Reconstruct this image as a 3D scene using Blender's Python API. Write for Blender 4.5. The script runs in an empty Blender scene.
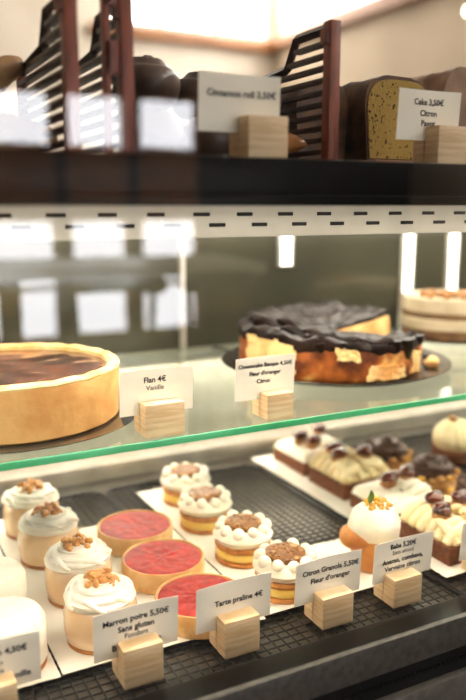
import bpy, bmesh, math, random
from mathutils import Vector, Matrix, noise
random.seed(7)
SC = bpy.context.scene
COL = SC.collection
PI = math.pi
R = math.radians

# ------------------------------------------------------------------ materials
def lin(c):
    def f(v):
        v /= 255.0
        return v / 12.92 if v <= .04045 else ((v + .055) / 1.055) ** 2.4
    return (f(c[0]), f(c[1]), f(c[2]), 1)

def mat(name, rgb, rough=.5, rgb2=None, ns=60, det=4, ramp=(.4, .62), bump=0, bs=200, metal=0, coat=0, sss=0, spec=.5,
        stretch=None, kind='noise', rgb3=None, dist=0):
    m = bpy.data.materials.new(name); m.use_nodes = True
    nt = m.node_tree; N = nt.nodes; L = nt.links
    b = N['Principled BSDF']
    b.inputs['Base Color'].default_value = lin(rgb)
    b.inputs['Roughness'].default_value = rough
    b.inputs['Metallic'].default_value = metal
    b.inputs['Coat Weight'].default_value = coat
    b.inputs['Coat Roughness'].default_value = .08
    b.inputs['Specular IOR Level'].default_value = spec
    if sss:
        b.inputs['Subsurface Weight'].default_value = sss
        b.inputs['Subsurface Radius'].default_value = (1, .7, .4)
        b.inputs['Subsurface Scale'].default_value = .006
    tc = N.new('ShaderNodeTexCoord'); vec = tc.outputs['Object']
    if stretch:
        mp = N.new('ShaderNodeMapping'); mp.inputs['Scale'].default_value = stretch
        L.new(vec, mp.inputs['Vector']); vec = mp.outputs['Vector']
    if rgb2:
        if kind == 'voronoi':
            t = N.new('ShaderNodeTexVoronoi'); t.inputs['Scale'].default_value = ns; out = t.outputs['Distance']
        else:
            t = N.new('ShaderNodeTexNoise'); t.inputs['Scale'].default_value = ns; t.inputs['Detail'].default_value = det
            t.inputs['Distortion'].default_value = dist; out = t.outputs['Fac']
        L.new(vec, t.inputs['Vector'])
        r = N.new('ShaderNodeValToRGB')
        r.color_ramp.elements[0].position = ramp[0]; r.color_ramp.elements[0].color = lin(rgb)
        r.color_ramp.elements[1].position = ramp[1]; r.color_ramp.elements[1].color = lin(rgb2)
        if rgb3:
            e = r.color_ramp.elements.new(min(.99, ramp[1] + (ramp[1] - ramp[0]) * .6)); e.color = lin(rgb3)
        L.new(out, r.inputs['Fac']); L.new(r.outputs['Color'], b.inputs['Base Color'])
    if bump:
        t2 = N.new('ShaderNodeTexNoise'); t2.inputs['Scale'].default_value = bs; t2.inputs['Detail'].default_value = 5
        L.new(vec, t2.inputs['Vector'])
        bp = N.new('ShaderNodeBump'); bp.inputs['Strength'].default_value = bump; bp.inputs['Distance'].default_value = .002
        L.new(t2.outputs['Fac'], bp.inputs['Height']); L.new(bp.outputs['Normal'], b.inputs['Normal'])
    return m

def emit(name, rgb, s):
    m = bpy.data.materials.new(name); m.use_nodes = True
    nt = m.node_tree; N = nt.nodes
    N.remove(N['Principled BSDF'])
    e = N.new('ShaderNodeEmission'); e.inputs['Color'].default_value = lin(rgb); e.inputs['Strength'].default_value = s
    nt.links.new(e.outputs[0], N['Material Output'].inputs['Surface'])
    return m

def glass(name, tint, refl, rough=.01):
    """clear pane: straight transmission with a tint, Fresnel reflection on the outer faces"""
    m = bpy.data.materials.new(name); m.use_nodes = True
    nt = m.node_tree; N = nt.nodes; L = nt.links
    N.remove(N['Principled BSDF'])
    tr = N.new('ShaderNodeBsdfTransparent'); tr.inputs['Color'].default_value = tint
    gl = N.new('ShaderNodeBsdfAnisotropic'); gl.inputs['Roughness'].default_value = rough; gl.inputs['Color'].default_value = (1, 1, 1, 1)
    fr = N.new('ShaderNodeFresnel'); fr.inputs['IOR'].default_value = 1.5
    ge = N.new('ShaderNodeNewGeometry')
    one = N.new('ShaderNodeMath'); one.operation = 'SUBTRACT'; one.inputs[0].default_value = 1; L.new(ge.outputs['Backfacing'], one.inputs[1])
    mu = N.new('ShaderNodeMath'); mu.operation = 'MULTIPLY'; L.new(fr.outputs[0], mu.inputs[0]); L.new(one.outputs[0], mu.inputs[1])
    m2 = N.new('ShaderNodeMath'); m2.operation = 'MULTIPLY'; m2.use_clamp = True; m2.inputs[1].default_value = refl; L.new(mu.outputs[0], m2.inputs[0])
    mx = N.new('ShaderNodeMixShader'); L.new(m2.outputs[0], mx.inputs[0]); L.new(tr.outputs[0], mx.inputs[1]); L.new(gl.outputs[0], mx.inputs[2])
    L.new(mx.outputs[0], N['Material Output'].inputs['Surface'])
    return m

M = dict(
    floor=mat('floor_tiles', (70, 58, 48), .45, (56, 47, 40), 3, bump=.1, bs=8),
    plaster=mat('warm_plaster', (226, 216, 202), .8, (214, 203, 188), 2, bump=.05, bs=40),
    beige=mat('beige_plaster', (214, 198, 176), .8, (204, 188, 166), 2, bump=.05, bs=40),
    dark_wall=mat('dark_wall', (52, 44, 38), .8, (42, 36, 32), 2),
    ceil=mat('ceiling_white', (238, 233, 226), .9, (230, 225, 216), 1),
    oak=mat('oak_trim', (168, 116, 74), .5, (138, 92, 58), 6, stretch=(1, 8, 8)),
    black=mat('black_gloss', (9, 9, 9), .3, (13, 13, 13), 20, spec=.1),
    black_mat=mat('black_satin', (13, 13, 14), .5, (18, 18, 19), 30, spec=.2),
    deck=mat('deck_tray', (112, 108, 100), .32, (94, 91, 84), 12, metal=.8),
    steel=mat('brushed_steel', (188, 184, 174), .4, (170, 166, 156), 30, metal=.3, stretch=(1, 1, 40)),
    rail=mat('grey_rail', (92, 88, 82), .45, (76, 73, 68), 120, metal=.4, bump=.05, bs=600),
    rail_low=mat('lightened_steel_rail', (112, 108, 100), .42, (98, 95, 88), 90, metal=.4),  # grey raised to stand in for light the lower rail lacks
    vent=mat('white_enamel', (196, 192, 180), .45, (186, 182, 170), 20),
    slot=mat('slot_black', (10, 10, 10), .8),
    wire=mat('black_wire', (34, 33, 31), .35, (46, 45, 42), 90, metal=.5),
    paper=mat('parchment', (236, 230, 219), .75, (226, 219, 206), 14, bump=.05, bs=90),
    card=mat('card_stock', (250, 244, 229), .7, (245, 238, 222), 20),
    ink=mat('black_ink', (22, 20, 20), .7),
    wood=mat('pale_beech', (232, 206, 168), .55, (210, 176, 130), 22, det=3, stretch=(1, 1, 9), bump=.08, bs=120),
    walnut=mat('red_brown_wood', (148, 74, 52), .42, (112, 52, 38), 24, stretch=(6, 6, 1), bump=.06, bs=200),
    walnut_dark=mat('dark_stained_slat', (58, 32, 26), .4, (38, 22, 20), 30, stretch=(6, 1, 6), bump=.06, bs=200),
    edge=mat('green_glass_edge', (66, 176, 118), .18, (88, 196, 140), 8, stretch=(1, 1, 1), coat=.5),
    tint=mat('dark_back_glass', (66, 66, 54), .12, (50, 51, 44), 3, spec=.6),
    frame=mat('satin_aluminium', (206, 202, 192), .35, (188, 184, 174), 20, metal=.6),
    cream=mat('whipped_cream', (254, 248, 234), .5, (250, 242, 224), 80, bump=.12, bs=160, sss=.2),
    cream_y=mat('vanilla_cream', (246, 228, 186), .45, (240, 218, 168), 60, bump=.12, bs=150, sss=.15),
    cream_w=mat('ivory_mousse', (249, 242, 226), .5, (244, 236, 216), 60, bump=.06, bs=150, sss=.15),
    chestnut=mat('chestnut_glaze', (236, 204, 164), .25, (228, 190, 146), 30, coat=.8, sss=.1),
    biscuit=mat('golden_biscuit', (206, 142, 74), .75, (172, 106, 50), 90, bump=.4, bs=260),
    crust=mat('tart_crust', (234, 194, 134), .7, (216, 164, 98), 45, bump=.3, bs=260),
    flan_crust=mat('flan_crust', (232, 186, 118), .62, (204, 144, 76), 18, det=6, ramp=(.38, .68), bump=.35, bs=140),
    flan_rim=mat('flan_rim', (244, 216, 154), .65, (230, 184, 110), 40, bump=.4, bs=180),
    flan_top=mat('flan_custard', (66, 28, 18), .16, (128, 70, 44), 16, det=6, ramp=(.42, .66), coat=.6, bump=.1, bs=40),
    praline=mat('red_praline', (150, 18, 14), .42, (188, 42, 30), 42, det=4, ramp=(.38, .62), bump=.3, bs=110, dist=2, spec=.3),
    lemon=mat('lemon_cream', (246, 214, 116), .4, (240, 200, 92), 40, coat=.2, sss=.15),
    granola=mat('granola_caramel', (166, 104, 40), .35, (116, 68, 26), 160, ramp=(.40, .56), coat=.35, bump=.9, bs=330, rgb3=(204, 148, 72)),
    nut=mat('caramelised_nut', (228, 166, 84), .35, (198, 126, 52), 110, coat=.4, bump=.5, bs=250),
    hazel=mat('roast_hazelnut', (190, 138, 76), .5, (146, 96, 48), 70, bump=.3, bs=200),
    caramel=mat('dark_caramel', (70, 24, 14), .1, (112, 44, 20), 70, coat=.9),
    choco=mat('chocolate_ganache', (82, 50, 34), .42, (58, 34, 24), 60, bump=.3, bs=150),
    choc_cake=mat('chocolate_sponge', (122, 72, 42), .85, (92, 52, 30), 140, bump=.6, bs=260),
    baba=mat('baba_brioche', (206, 138, 66), .45, (176, 102, 42), 30, bump=.25, bs=180, coat=.3),
    pine=mat('pineapple_dice', (236, 182, 72), .25, (214, 150, 48), 90, coat=.5),
    leaf=mat('mint_leaf', (124, 148, 58), .5, (92, 120, 44), 90),
    burnt=mat('burnt_top', (22, 13, 10), .42, (42, 25, 19), 26, ramp=(.45, .7), bump=.4, bs=60, spec=.2),
    cheese_side=mat('caramel_side', (92, 42, 18), .5, (176, 98, 40), 24, det=5, ramp=(.38, .56), bump=.25, bs=110, rgb3=(232, 184, 108), spec=.3),
    cheese=mat('cheesecake_inside', (246, 214, 148), .6, (220, 160, 90), 22, ramp=(.42, .66), bump=.4, bs=90),
    plate=mat('dark_steel_plate', (88, 84, 78), .26, (70, 67, 62), 12, metal=.8),
    glass_plate=mat('smoked_plate', (64, 62, 58), .12, (52, 50, 47), 10, metal=.3, coat=.4),
    crumb=mat('carrot_sponge', (120, 86, 52), .85, (88, 60, 36), 90, bump=.6, bs=200),
    frosting=mat('ivory_frosting', (206, 192, 162), .6, (192, 176, 144), 30, bump=.2, bs=80),
    bun=mat('dark_glazed_bun', (84, 62, 50), .45, (60, 43, 35), 26, bump=.2, bs=60, coat=.15),
    loaf=mat('loaf_crust', (66, 40, 24), .6, (104, 66, 34), 40, bump=.6, bs=130),
    loaf_pale=mat('pale_loaf_crust', (150, 118, 94), .7, (122, 92, 72), 30, bump=.5, bs=110),
    loaf_in=mat('poppy_seed_crumb', (34, 26, 14), .85, (150, 118, 52), 260, det=2, ramp=(.33, .38), bump=.7, bs=200, rgb3=(172, 140, 68)),
    baguette=mat('baguette_crust', (186, 150, 106), .6, (152, 112, 70), 22, bump=.4, bs=80),
    grey_glass=mat('grey_bottle', (104, 98, 84), .3, (90, 84, 72), 10, coat=.3),
    pane=emit('daylight_pane', (255, 247, 236), 8),
    pane_back=emit('street_daylight_pane', (250, 250, 255), 6),
    led=emit('led_light', (255, 247, 230), 5),
    led_bar=emit('led_bar_light', (255, 240, 218), 21),
    led_fill=emit('rear_fill_light', (255, 240, 218), 21),  # fill light for the unseen lamps added at the rear
    bulb=emit('bulb_glow', (255, 240, 214), 6),
    glass=glass('clear_front_glass', (.985, .99, .985, 1), 1.9),
    shelf_glass=glass('clear_shelf_glass', (.90, .95, .92, 1), .85),
)

# ------------------------------------------------------------------ mesh helpers
def box(bm, x0, x1, y0, y1, z0, z1, bev=0, seg=2):
    v = [bm.verts.new(p) for p in ((x0, y0, z0), (x1, y0, z0), (x1, y1, z0), (x0, y1, z0), (x0, y0, z1), (x1, y0, z1), (x1, y1, z1), (x0, y1, z1))]
    f = [bm.faces.new([v[i] for i in q]) for q in ((0, 3, 2, 1), (4, 5, 6, 7), (0, 1, 5, 4), (1, 2, 6, 5), (2, 3, 7, 6), (3, 0, 4, 7))]
    if bev:
        e = list({e for a in f for e in a.edges})
        bmesh.ops.bevel(bm, geom=e, offset=bev, segments=seg, profile=.6, affect='EDGES')
    return f

def lathe(bm, prof, n=40, c=(0, 0, 0), fn=None, a0=0, a1=None):
    """prof: (r, z) from bottom axis to top axis; closed surface of revolution (or an open sector a0..a1 with caps)"""
    full = a1 is None
    k = n if full else n + 1
    rows = []
    for r, z in prof:
        if r < 1e-6 and full:
            rows.append([bm.verts.new((c[0], c[1], c[2] + z))]); continue
        row = []
        for i in range(k):
            a = 2 * PI * i / n if full else a0 + (a1 - a0) * i / n
            x, y, zz = r * math.cos(a), r * math.sin(a), z
            if fn: x, y, zz = fn(x, y, zz, a)
            row.append(bm.verts.new((c[0] + x, c[1] + y, c[2] + zz)))
        rows.append(row)
    for a, b in zip(rows, rows[1:]):
        m = n
        for i in range(m):
            j = (i + 1) % k if full else i + 1
            if len(a) == 1 and len(b) == 1: continue
            if len(a) == 1: bm.faces.new((a[0], b[j], b[i]))
            elif len(b) == 1: bm.faces.new((a[i], a[j], b[0]))
            else: bm.faces.new((a[i], a[j], b[j], b[i]))
    return rows

def sweep(bm, pts, rad, n=10, star=0, lobes=6, twist=0, cap=True):
    """tube along pts; rad is a number or function of t"""
    P = [Vector(p) for p in pts]; K = len(P); rows = []
    up = Vector((0, 0, 1)); prev = None
    for i, p in enumerate(P):
        d = (P[min(i + 1, K - 1)] - P[max(i - 1, 0)]).normalized()
        s = d.cross(up if prev is None else prev)
        if s.length < 1e-5: s = d.cross(Vector((1, 0, 0)))
        s.normalize(); u = s.cross(d).normalized(); prev = u
        t = i / (K - 1); r = rad(t) if callable(rad) else rad
        row = []
        for j in range(n):
            a = 2 * PI * j / n
            rr = r * (1 + star * math.cos(lobes * a + twist * i))
            row.append(bm.verts.new(p + (s * math.cos(a) + u * math.sin(a)) * rr))
        rows.append(row)
    for a, b in zip(rows, rows[1:]):
        for j in range(n):
            bm.faces.new((a[j], a[(j + 1) % n], b[(j + 1) % n], b[j]))
    if cap:
        bm.faces.new(list(reversed(rows[0]))); bm.faces.new(rows[-1])

def ring(bm, pts, r, n=6):
    """closed tube through a loop of points"""
    P = [Vector(p) for p in pts]; K = len(P); rows = []
    for i, p in enumerate(P):
        d = (P[(i + 1) % K] - P[i - 1]).normalized(); s = d.cross(Vector((0, 0, 1))).normalized(); u = s.cross(d)
        rows.append([bm.verts.new(p + (s * math.cos(2 * PI * j / n) + u * math.sin(2 * PI * j / n)) * r) for j in range(n)])
    for i in range(K):
        a, b = rows[i], rows[(i + 1) % K]
        for j in range(n): bm.faces.new((a[j], a[(j + 1) % n], b[(j + 1) % n], b[j]))

def blob(bm, c, s, amp=0, fr=60, sub=2, rot=None, seed=0):
    ret = bmesh.ops.create_icosphere(bm, subdivisions=sub, radius=1)
    m = rot or Matrix.Identity(3)
    off = Vector((seed * 3.1, seed * 1.7, seed))
    for v in ret['verts']:
        p = Vector((v.co.x * s[0], v.co.y * s[1], v.co.z * s[2]))
        if amp: p *= 1 + amp * noise.noise(p * fr + off)
        v.co = m @ p + Vector(c)

def dome(r, h, n=8):
    return [(r * math.cos(PI / 2 * i / n), h * math.sin(PI / 2 * i / n)) for i in range(n + 1)]

def rot3(ax, ay, az):
    return Matrix.Rotation(az, 3, 'Z') @ Matrix.Rotation(ay, 3, 'Y') @ Matrix.Rotation(ax, 3, 'X')

def build(name, bm, m, parent=None, smooth=True, loc=None):
    bmesh.ops.recalc_face_normals(bm, faces=bm.faces)
    me = bpy.data.meshes.new(name); bm.to_mesh(me); bm.free()
    for x in (m if isinstance(m, (list, tuple)) else [m]): me.materials.append(x)
    if smooth:
        for p in me.polygons: p.use_smooth = True
        me.set_sharp_from_angle(angle=R(42))
    o = bpy.data.objects.new(name, me); COL.objects.link(o)
    if parent: o.parent = parent
    if loc: o.location = loc
    return o

def NB(): return bmesh.new()
def bx(name, dims, m, parent=None, bev=.001):
    bm = NB(); box(bm, *dims, bev=bev); return build(name, bm, m, parent)

def thing(name, label, cat, loc=(0, 0, 0), rz=0, group=None):
    o = bpy.data.objects.new(name, None); o.empty_display_size = .02; COL.objects.link(o)
    o.location = loc; o.rotation_euler = (0, 0, rz)
    return tag(o, label, cat, group)

def tag(o, label, cat, group=None):
    o['label'] = label; o['category'] = cat
    if group: o['group'] = group
    return o

def copy_tree(o, parent=None):
    c = o.copy(); COL.objects.link(c)
    if parent: c.parent = parent
    for ch in [x for x in o.children]: copy_tree(ch, c)
    return c

def spread(proto, items, group):
    """items: (x, y, z, rz, label); the first takes the prototype itself"""
    for i, (x, y, z, rz, lab) in enumerate(items):
        o = proto if i == 0 else copy_tree(proto)
        o.location = (x, y, z); o.rotation_euler = (0, 0, rz); o['label'] = lab; o['group'] = group

def struct(o):
    o['kind'] = 'structure'; return o

# ------------------------------------------------------------------ the room
RX0, RX1, RY0, RY1, RZ = -3.2, 3.5, -3.0, 6.0, 3.6
struct(bx('floor', (RX0 - .1, RX1 + .1, RY0 - .1, RY1 + .1, -.1, 0), M['floor'], bev=0))
struct(bx('ceiling', (RX0 - .1, RX1 + .1, RY0 - .1, RY1 + .1, RZ, RZ + .1), M['ceil'], bev=0))
struct(bx('wall_left', (RX0 - .1, RX0, RY0, RY1, 0, RZ), M['beige'], bev=0))

def wall_with_holes(name, axis, at, th, a0, a1, z1, holes, m):
    """wall slab along x (axis 'y' const) or along y (axis 'x' const) with rectangular openings (a0,a1,z0,z1), all sharing one z band"""
    bm = NB()
    def put(p0, p1, q0, q1):
        if p1 - p0 < 1e-4 or q1 - q0 < 1e-4: return
        if axis == 'y': box(bm, p0, p1, at, at + th, q0, q1)
        else: box(bm, at, at + th, p0, p1, q0, q1)
    zl, zh = holes[0][2], holes[0][3]
    put(a0, a1, 0, zl); put(a0, a1, zh, z1)
    prev = a0
    for h in holes:
        put(prev, h[0], zl, zh); prev = h[1]
    put(prev, a1, zl, zh)
    return struct(build(name, bm, m, smooth=False))

def window(name, axis, at, h, pane_m, frame_m, mull=(), trans=(), fw=.05, depth=.06, panel=None):
    """frame with mullions and one lit pane"""
    a0, a1, z0, z1 = h
    bm = NB()
    def put(b, p0, p1, q0, q1, d0, d1):
        if axis == 'y': box(b, p0, p1, at + d0, at + d1, q0, q1)
        else: box(b, at + d0, at + d1, p0, p1, q0, q1)
    put(bm, a0, a1, z0, z0 + fw, 0, depth); put(bm, a0, a1, z1 - fw, z1, 0, depth)
    put(bm, a0, a0 + fw, z0 + fw, z1 - fw, 0, depth); put(bm, a1 - fw, a1, z0 + fw, z1 - fw, 0, depth)
    for x in mull: put(bm, x - fw / 2, x + fw / 2, z0 + fw, z1 - fw, .005, depth - .005)
    for z in trans: put(bm, a0 + fw, a1 - fw, z - fw / 2, z + fw / 2, .008, depth - .008)
    if panel: put(bm, a0 + fw, a1 - fw, panel[0], panel[1], .0, depth - .004)
    o = struct(build(name, bm, frame_m, smooth=False))
    b2 = NB(); put(b2, a0 + fw * .5, a1 - fw * .5, z0 + fw * .5, z1 - fw * .5, depth * .45, depth * .55)
    build('pane', b2, pane_m, o, smooth=False)
    return o

BW = (1.95, 3.46, 2.62, 3.5)
wall_with_holes('wall_back', 'y', RY1, .1, RX0, RX1 + .1, RZ, [BW], M['plaster'])
window('window_1', 'y', RY1, BW, M['pane'], M['plaster'], mull=(2.45, 2.95), fw=.05)
struct(bx('trim_1', (1.85, RX1, RY1 - .07, RY1, 2.54, 2.62), M['oak'], bev=.004))
RW = (-2.6, 5.9, 2.64, 3.5)
wall_with_holes('wall_right', 'x', RX1, .1, RY0, RY1 + .1, RZ, [RW], M['beige'])
window('window_2', 'x', RX1, RW, M['pane'], M['plaster'], mull=(-1.2, .2, 1.6, 3.0, 4.4), fw=.05)
struct(bx('trim_2', (RX1 - .07, RX1, RY0, RY1 - .075, 2.56, 2.64), M['oak'], bev=.004))
FH = [(.38, 1.07, .50, 1.86), (1.12, 1.48, .50, 1.86), (1.53, 1.92, .50, 1.86)]
wall_with_holes('wall_front', 'y', RY0 - .1, .1, RX0, RX1 + .1, RZ, FH, M['dark_wall'])
for i, h in enumerate(FH):
    window('window_%d' % (3 + i), 'y', RY0 - .08, h, M['pane_back'], M['oak'], trans=(.80,), fw=.03, panel=(1.16, 1.57))

# ------------------------------------------------------------------ display case
CX0, CX1 = -.45, 1.85
DZ = .78           # paper level
case = thing('display_case', 'black and steel bakery display case with glazed front holding all the cakes', 'display case', (0, 0, 0))
bx('plinth', (CX0, CX1, .56, 1.30, 0, .70), M['black_mat'], case, .004)
bx('deck', (CX0, CX1, .6305, 1.30, .70, DZ - .0095), M['deck'], case, .002)
bm = NB()
for p in ((CX0, CX1, .548, .555, .779, .815),): box(bm, *p, bev=.0015)
build('front_rail', bm, M['rail'], case)
bx('lower_rail', (CX0, CX1, .540, .5504, .695, .752), M['rail_low'], case, .002)
bm = NB(); box(bm, CX0, CX1, .5505, .5552, .70, .7785)
for i in range(380):
    x = CX0 + .005 + i * .006
    box(bm, x, x + .003, .5488, .5506, .764, .7668)
build('air_grille', bm, M['black_mat'], case)
bm = NB(); box(bm, CX0, CX1, .5555, .630, .700, .780, bev=.003)
build('gutter', bm, M['black'], case)
# top deck, vent strip, lamps
bm = NB(); box(bm, CX0, CX1, .58, 1.06, 1.258, 1.29, bev=.002); box(bm, CX0, CX1, .58, .588, 1.2495, 1.2585, bev=.001)
build('top_deck', bm, M['black'], case)
vs = bx('vent_strip', (CX0, CX1, .72, .735, 1.2165, 1.2575), M['vent'], case, .001)
bm = NB()
for r_ in range(2):
    for i in range(44):
        x = CX0 + .03 + i * .0505 + (.018 if r_ else 0) - .012
        if x > CX1 - .04: continue
        box(bm, x, x + .019, .7188, .7202, 1.2385 - r_ * .011, 1.2425 - r_ * .011, bev=.0005, seg=1)
build('vent_slot', bm, M['slot'], vs)
for (y0, y1, mm) in ((.594, .618, 'led_bar'), (.80, .84, 'led_bar'), (1.18, 1.21, 'led_fill')):  # rearmost bar is unseen, added for more light on the deck
    lb = bx('lamp_bar', (CX0 + .05, CX1 - .05, y0, y1, 1.2565, 1.2578), M['frame'], case, 0)
    bx('lamp_tube', (CX0 + .06, CX1 - .06, y0 + .003, y1 - .003, 1.2555, 1.2565), M[mm], lb, 0)
lb = bx('lamp_bar', (CX0 + .05, CX1 - .05, 1.225, 1.262, .9722, .9832), M['frame'], case, .001)  # unseen lamp under the shelf, added to brighten the rear pastries
bx('lamp_tube', (CX0 + .06, CX1 - .06, 1.23, 1.257, .9716, .9722), M['led_fill'], lb, 0)
# back: tinted sliding doors above, steel below, uprights with led strips
bx('back_panel', (CX0, CX1, 1.285, 1.30, DZ - .0095, .985), M['steel'], case, .001)
bx('back_ledge', (CX0, CX1, 1.235, 1.285, DZ - .0095, .80), M['frame'], case, .002)
bx('back_door', (CX0, CX1, 1.285, 1.30, .985, 1.256), M['tint'], case, .001)
bx('back_post', (.550, .559, 1.272, 1.285, .80, 1.25), M['frame'], case, .001)
for (x, z0, z1) in ((1.073, .985, 1.19), (.766, 1.13, 1.205), (1.20, .985, 1.19)):
    s = bx('light_strip', (x - .006, x + .030, 1.279, 1.285, z0, z1), M['frame'], case, .001)
    bm = NB()
    k = int((z1 - z0) / .0085)
    for i in range(k):
        z = z0 + .004 + i * .0085
        box(bm, x, x + .024, 1.2765, 1.279, z, z + .0046, bev=.0008, seg=1)
    build('diode', bm, M['led'], s)
for x0 in (CX0 - .02, CX1):
    bx('end_panel', (x0, x0 + .02, .56, 1.30, 0, 1.29), M['black_mat'], case, .002)
bx('front_glass', (CX0, CX1, .566, .572, .7803, 2.1), M['glass'], case, 0)

# glass shelf
gs = tag(bx('glass_shelf', (CX0 + .01, CX1 - .01, .7605, 1.262, .984, .992), M['shelf_glass'], None, 0),
         'clear glass shelf with a green front edge across the middle of the case', 'shelf')
bx('polished_edge', (CX0 + .01, CX1 - .01, .758, .7605, .984, .992), M['edge'], gs, .0005)['label'] = 'green polished glass edge'
for x in (CX0 + .05, .62, CX1 - .05):
    bx('bracket', (x, x + .012, 1.20, 1.285, .972, .984), M['black_mat'], case, .001)

# ------------------------------------------------------------------ wire racks and parchment
def rr(x0, x1, y0, y1, rb, z, n=5, rf=.006):
    out = []
    for cx, cy, a, r in ((x1 - rb, y1 - rb, 0, rb), (x0 + rb, y1 - rb, 90, rb), (x0 + rf, y0 + rf, 180, rf), (x1 - rf, y0 + rf, 270, rf)):
        for i in range(n + 1):
            t = R(a + 90 * i / n); out.append((cx + r * math.cos(t), cy + r * math.sin(t), z))
    return out
W_ = .2865; Y0, Y1 = .635, 1.185
rack = thing('wire_rack', 'x', 'cooling rack', (0, 0, 0), 0, 'black wire cooling racks')
bm = NB(); ring(bm, rr(0, W_, Y0, Y1, .03, -.004, 5, .006), .0024, 8)
build('rim', bm, M['wire'], rack)
bm = NB()
nx = 23
for i in range(1, nx):
    x = W_ * i / nx; sweep(bm, [(x, Y0 + .002, -.0018), (x, Y1 - .002, -.0018)], .0011, 6)
for i in range(1, 46):
    y = Y0 + (Y1 - Y0) * i / 46; sweep(bm, [(.002, y, -.0034), (W_ - .002, y, -.0034)], .0011, 6)
build('wire_grid', bm, M['wire'], rack)
spread(rack, [(.07, 0, DZ - .003, 0, 'black wire rack under the chestnut desserts and the white cakes'),
              (.362, 0, DZ - .003, 0, 'black wire rack under the red tarts and the granola cakes'),
              (.654, 0, DZ - .003, 0, 'black wire rack under the chocolate bars topped with cream'),
              (.946, 0, DZ - .003, 0, 'black wire rack under the ridged cream dessert, last to the right'),
              (-.222, 0, DZ - .003, 0, 'black wire rack mostly cut off by the left picture edge')], 'black wire cooling racks')

def sheet(x0, x1, y0, y1, label, rz=0):
    bm = NB(); nx_, ny_ = 10, 24; g = []
    w, h = x1 - x0, y1 - y0
    for zz in (0, -.0008):
        for j in range(ny_ + 1):
            for i in range(nx_ + 1):
                x = -w / 2 + w * i / nx_; y = -h / 2 + h * j / ny_
                edge = max(abs(x) / (w / 2), abs(y) / (h / 2)) ** 14
                g.append(bm.verts.new((x, y, zz + .0009 + .0012 * edge * (noise.noise(Vector((x * 30, y * 30, x0 * 40))) + .4))))
    n1 = (nx_ + 1) * (ny_ + 1)
    for j in range(ny_):
        for i in range(nx_):
            a = j * (nx_ + 1) + i
            bm.faces.new((g[a], g[a + 1], g[a + nx_ + 2], g[a + nx_ + 1]))
            bm.faces.new((g[n1 + a], g[n1 + a + nx_ + 1], g[n1 + a + nx_ + 2], g[n1 + a + 1]))
    def side(idx):
        for a, b in zip(idx, idx[1:]): bm.faces.new((g[a], g[n1 + a], g[n1 + b], g[b]))
    side([i for i in range(nx_ + 1)]); side([ny_ * (nx_ + 1) + i for i in range(nx_ + 1)])
    side([j * (nx_ + 1) for j in range(ny_ + 1)]); side([j * (nx_ + 1) + nx_ for j in range(ny_ + 1)])
    o = build('parchment_sheet', bm, M['paper']); o.location = ((x0 + x1) / 2, (y0 + y1) / 2, DZ - .001); o.rotation_euler = (0, 0, rz)
    return tag(o, label, 'baking paper', 'parchment sheets on the racks')
sheet(.02, .162, .694, 1.12, 'white parchment sheet under the plain white cakes')
sheet(.1645, .2715, .697, 1.12, 'white parchment sheet under the four chestnut desserts')
sheet(.2735, .401, .694, 1.035, 'white parchment sheet under the three red tarts')
sheet(.4035, .512, .70, 1.13, 'white parchment sheet under the four granola cakes')
sheet(.527, .632, .697, .83, 'small white parchment sheet under the cream topped baba')
sheet(.655, .79, .672, 1.195, 'long white parchment sheet under the chocolate bars with cream')
sheet(.796, .905, .70, 1.10, 'white parchment sheet under the chocolate hazelnut rounds')

# ------------------------------------------------------------------ pastries
def rope_swirl(bm, r0, r1, z0, z1, turns, rad, star=.16, lobes=6, n=14):
    pts = []
    K = int(26 * turns)
    for i in range(K + 1):
        t = i / K; a = 2 * PI * turns * t; r = r0 + (r1 - r0) * t
        pts.append((r * math.cos(a), r * math.sin(a), z0 + (z1 - z0) * t))
    sweep(bm, pts, lambda t: rad * (1.0 if t < .9 else 1 - (t - .9) * 5) * (min(1, .5 + t * 8)), n, star, lobes, .35)

# chestnut dessert
p = thing('chestnut_dessert', 'x', 'pastry')
bm = NB(); lathe(bm, [(0, 0), (.0365, 0), (.038, .001), (.038, .0035), (.036, .004), (0, .004)], 40); build('biscuit_base', bm, M['biscuit'], p)
bm = NB(); lathe(bm, [(0, .004), (.036, .004), (.0385, .006), (.0405, .018), (.0405, .034), (.0388, .042), (.034, .0475), (.026, .0495), (0, .050)], 48); build('glazed_body', bm, M['chestnut'], p)
bm = NB()
lathe(bm, [(0, .046), (.032, .046), (.0355, .05), (.033, .056), (.020, .061), (0, .062)], 36, fn=lambda x, y, z, a: (x * (1 + .05 * math.sin(5 * a)), y * (1 + .05 * math.sin(5 * a)), z))
rope_swirl(bm, .0345, .031, .0505, .054, 1.9, .0056, .25, 4)
rope_swirl(bm, .030, .021, .0545, .0605, 2.2, .0056, .25, 4)
rope_swirl(bm, .022, .006, .0605, .0655, 2.6, .0054, .25, 4)
for i in range(12):
    a = i * 2.4; r = .030 + .006 * math.sin(i * 1.9)
    rope = [((r - .004 * math.cos(t)) * math.cos(a + t * .28), (r - .004 * math.cos(t)) * math.sin(a + t * .28), .0525 + .004 * math.sin(t * 1.5) + .004 * (i % 3) * .4) for t in [k / 8 * 3 for k in range(9)]]
    sweep(bm, rope, lambda s: .0036 * math.sin(PI * (.15 + .7 * s)), 8)
wc = build('whipped_cream', bm, M['cream'], p)
bm = NB()
for i in range(30):
    a = random.uniform(0, 2 * PI); r = .0185 * math.sqrt(random.random())
    s = random.uniform(.003, .0056)
    blob(bm, (r * math.cos(a), r * math.sin(a), .0695 + random.uniform(0, .005) - r * .22), (s * 1.2, s, s * .75), .5, 200, 2, rot3(random.random(), random.random(), random.random() * 6), i)
build('caramelised_nuts', bm, M['nut'], p)['label'] = 'golden caramelised nut pieces'
MG = 'chestnut desserts with whipped cream'
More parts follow.
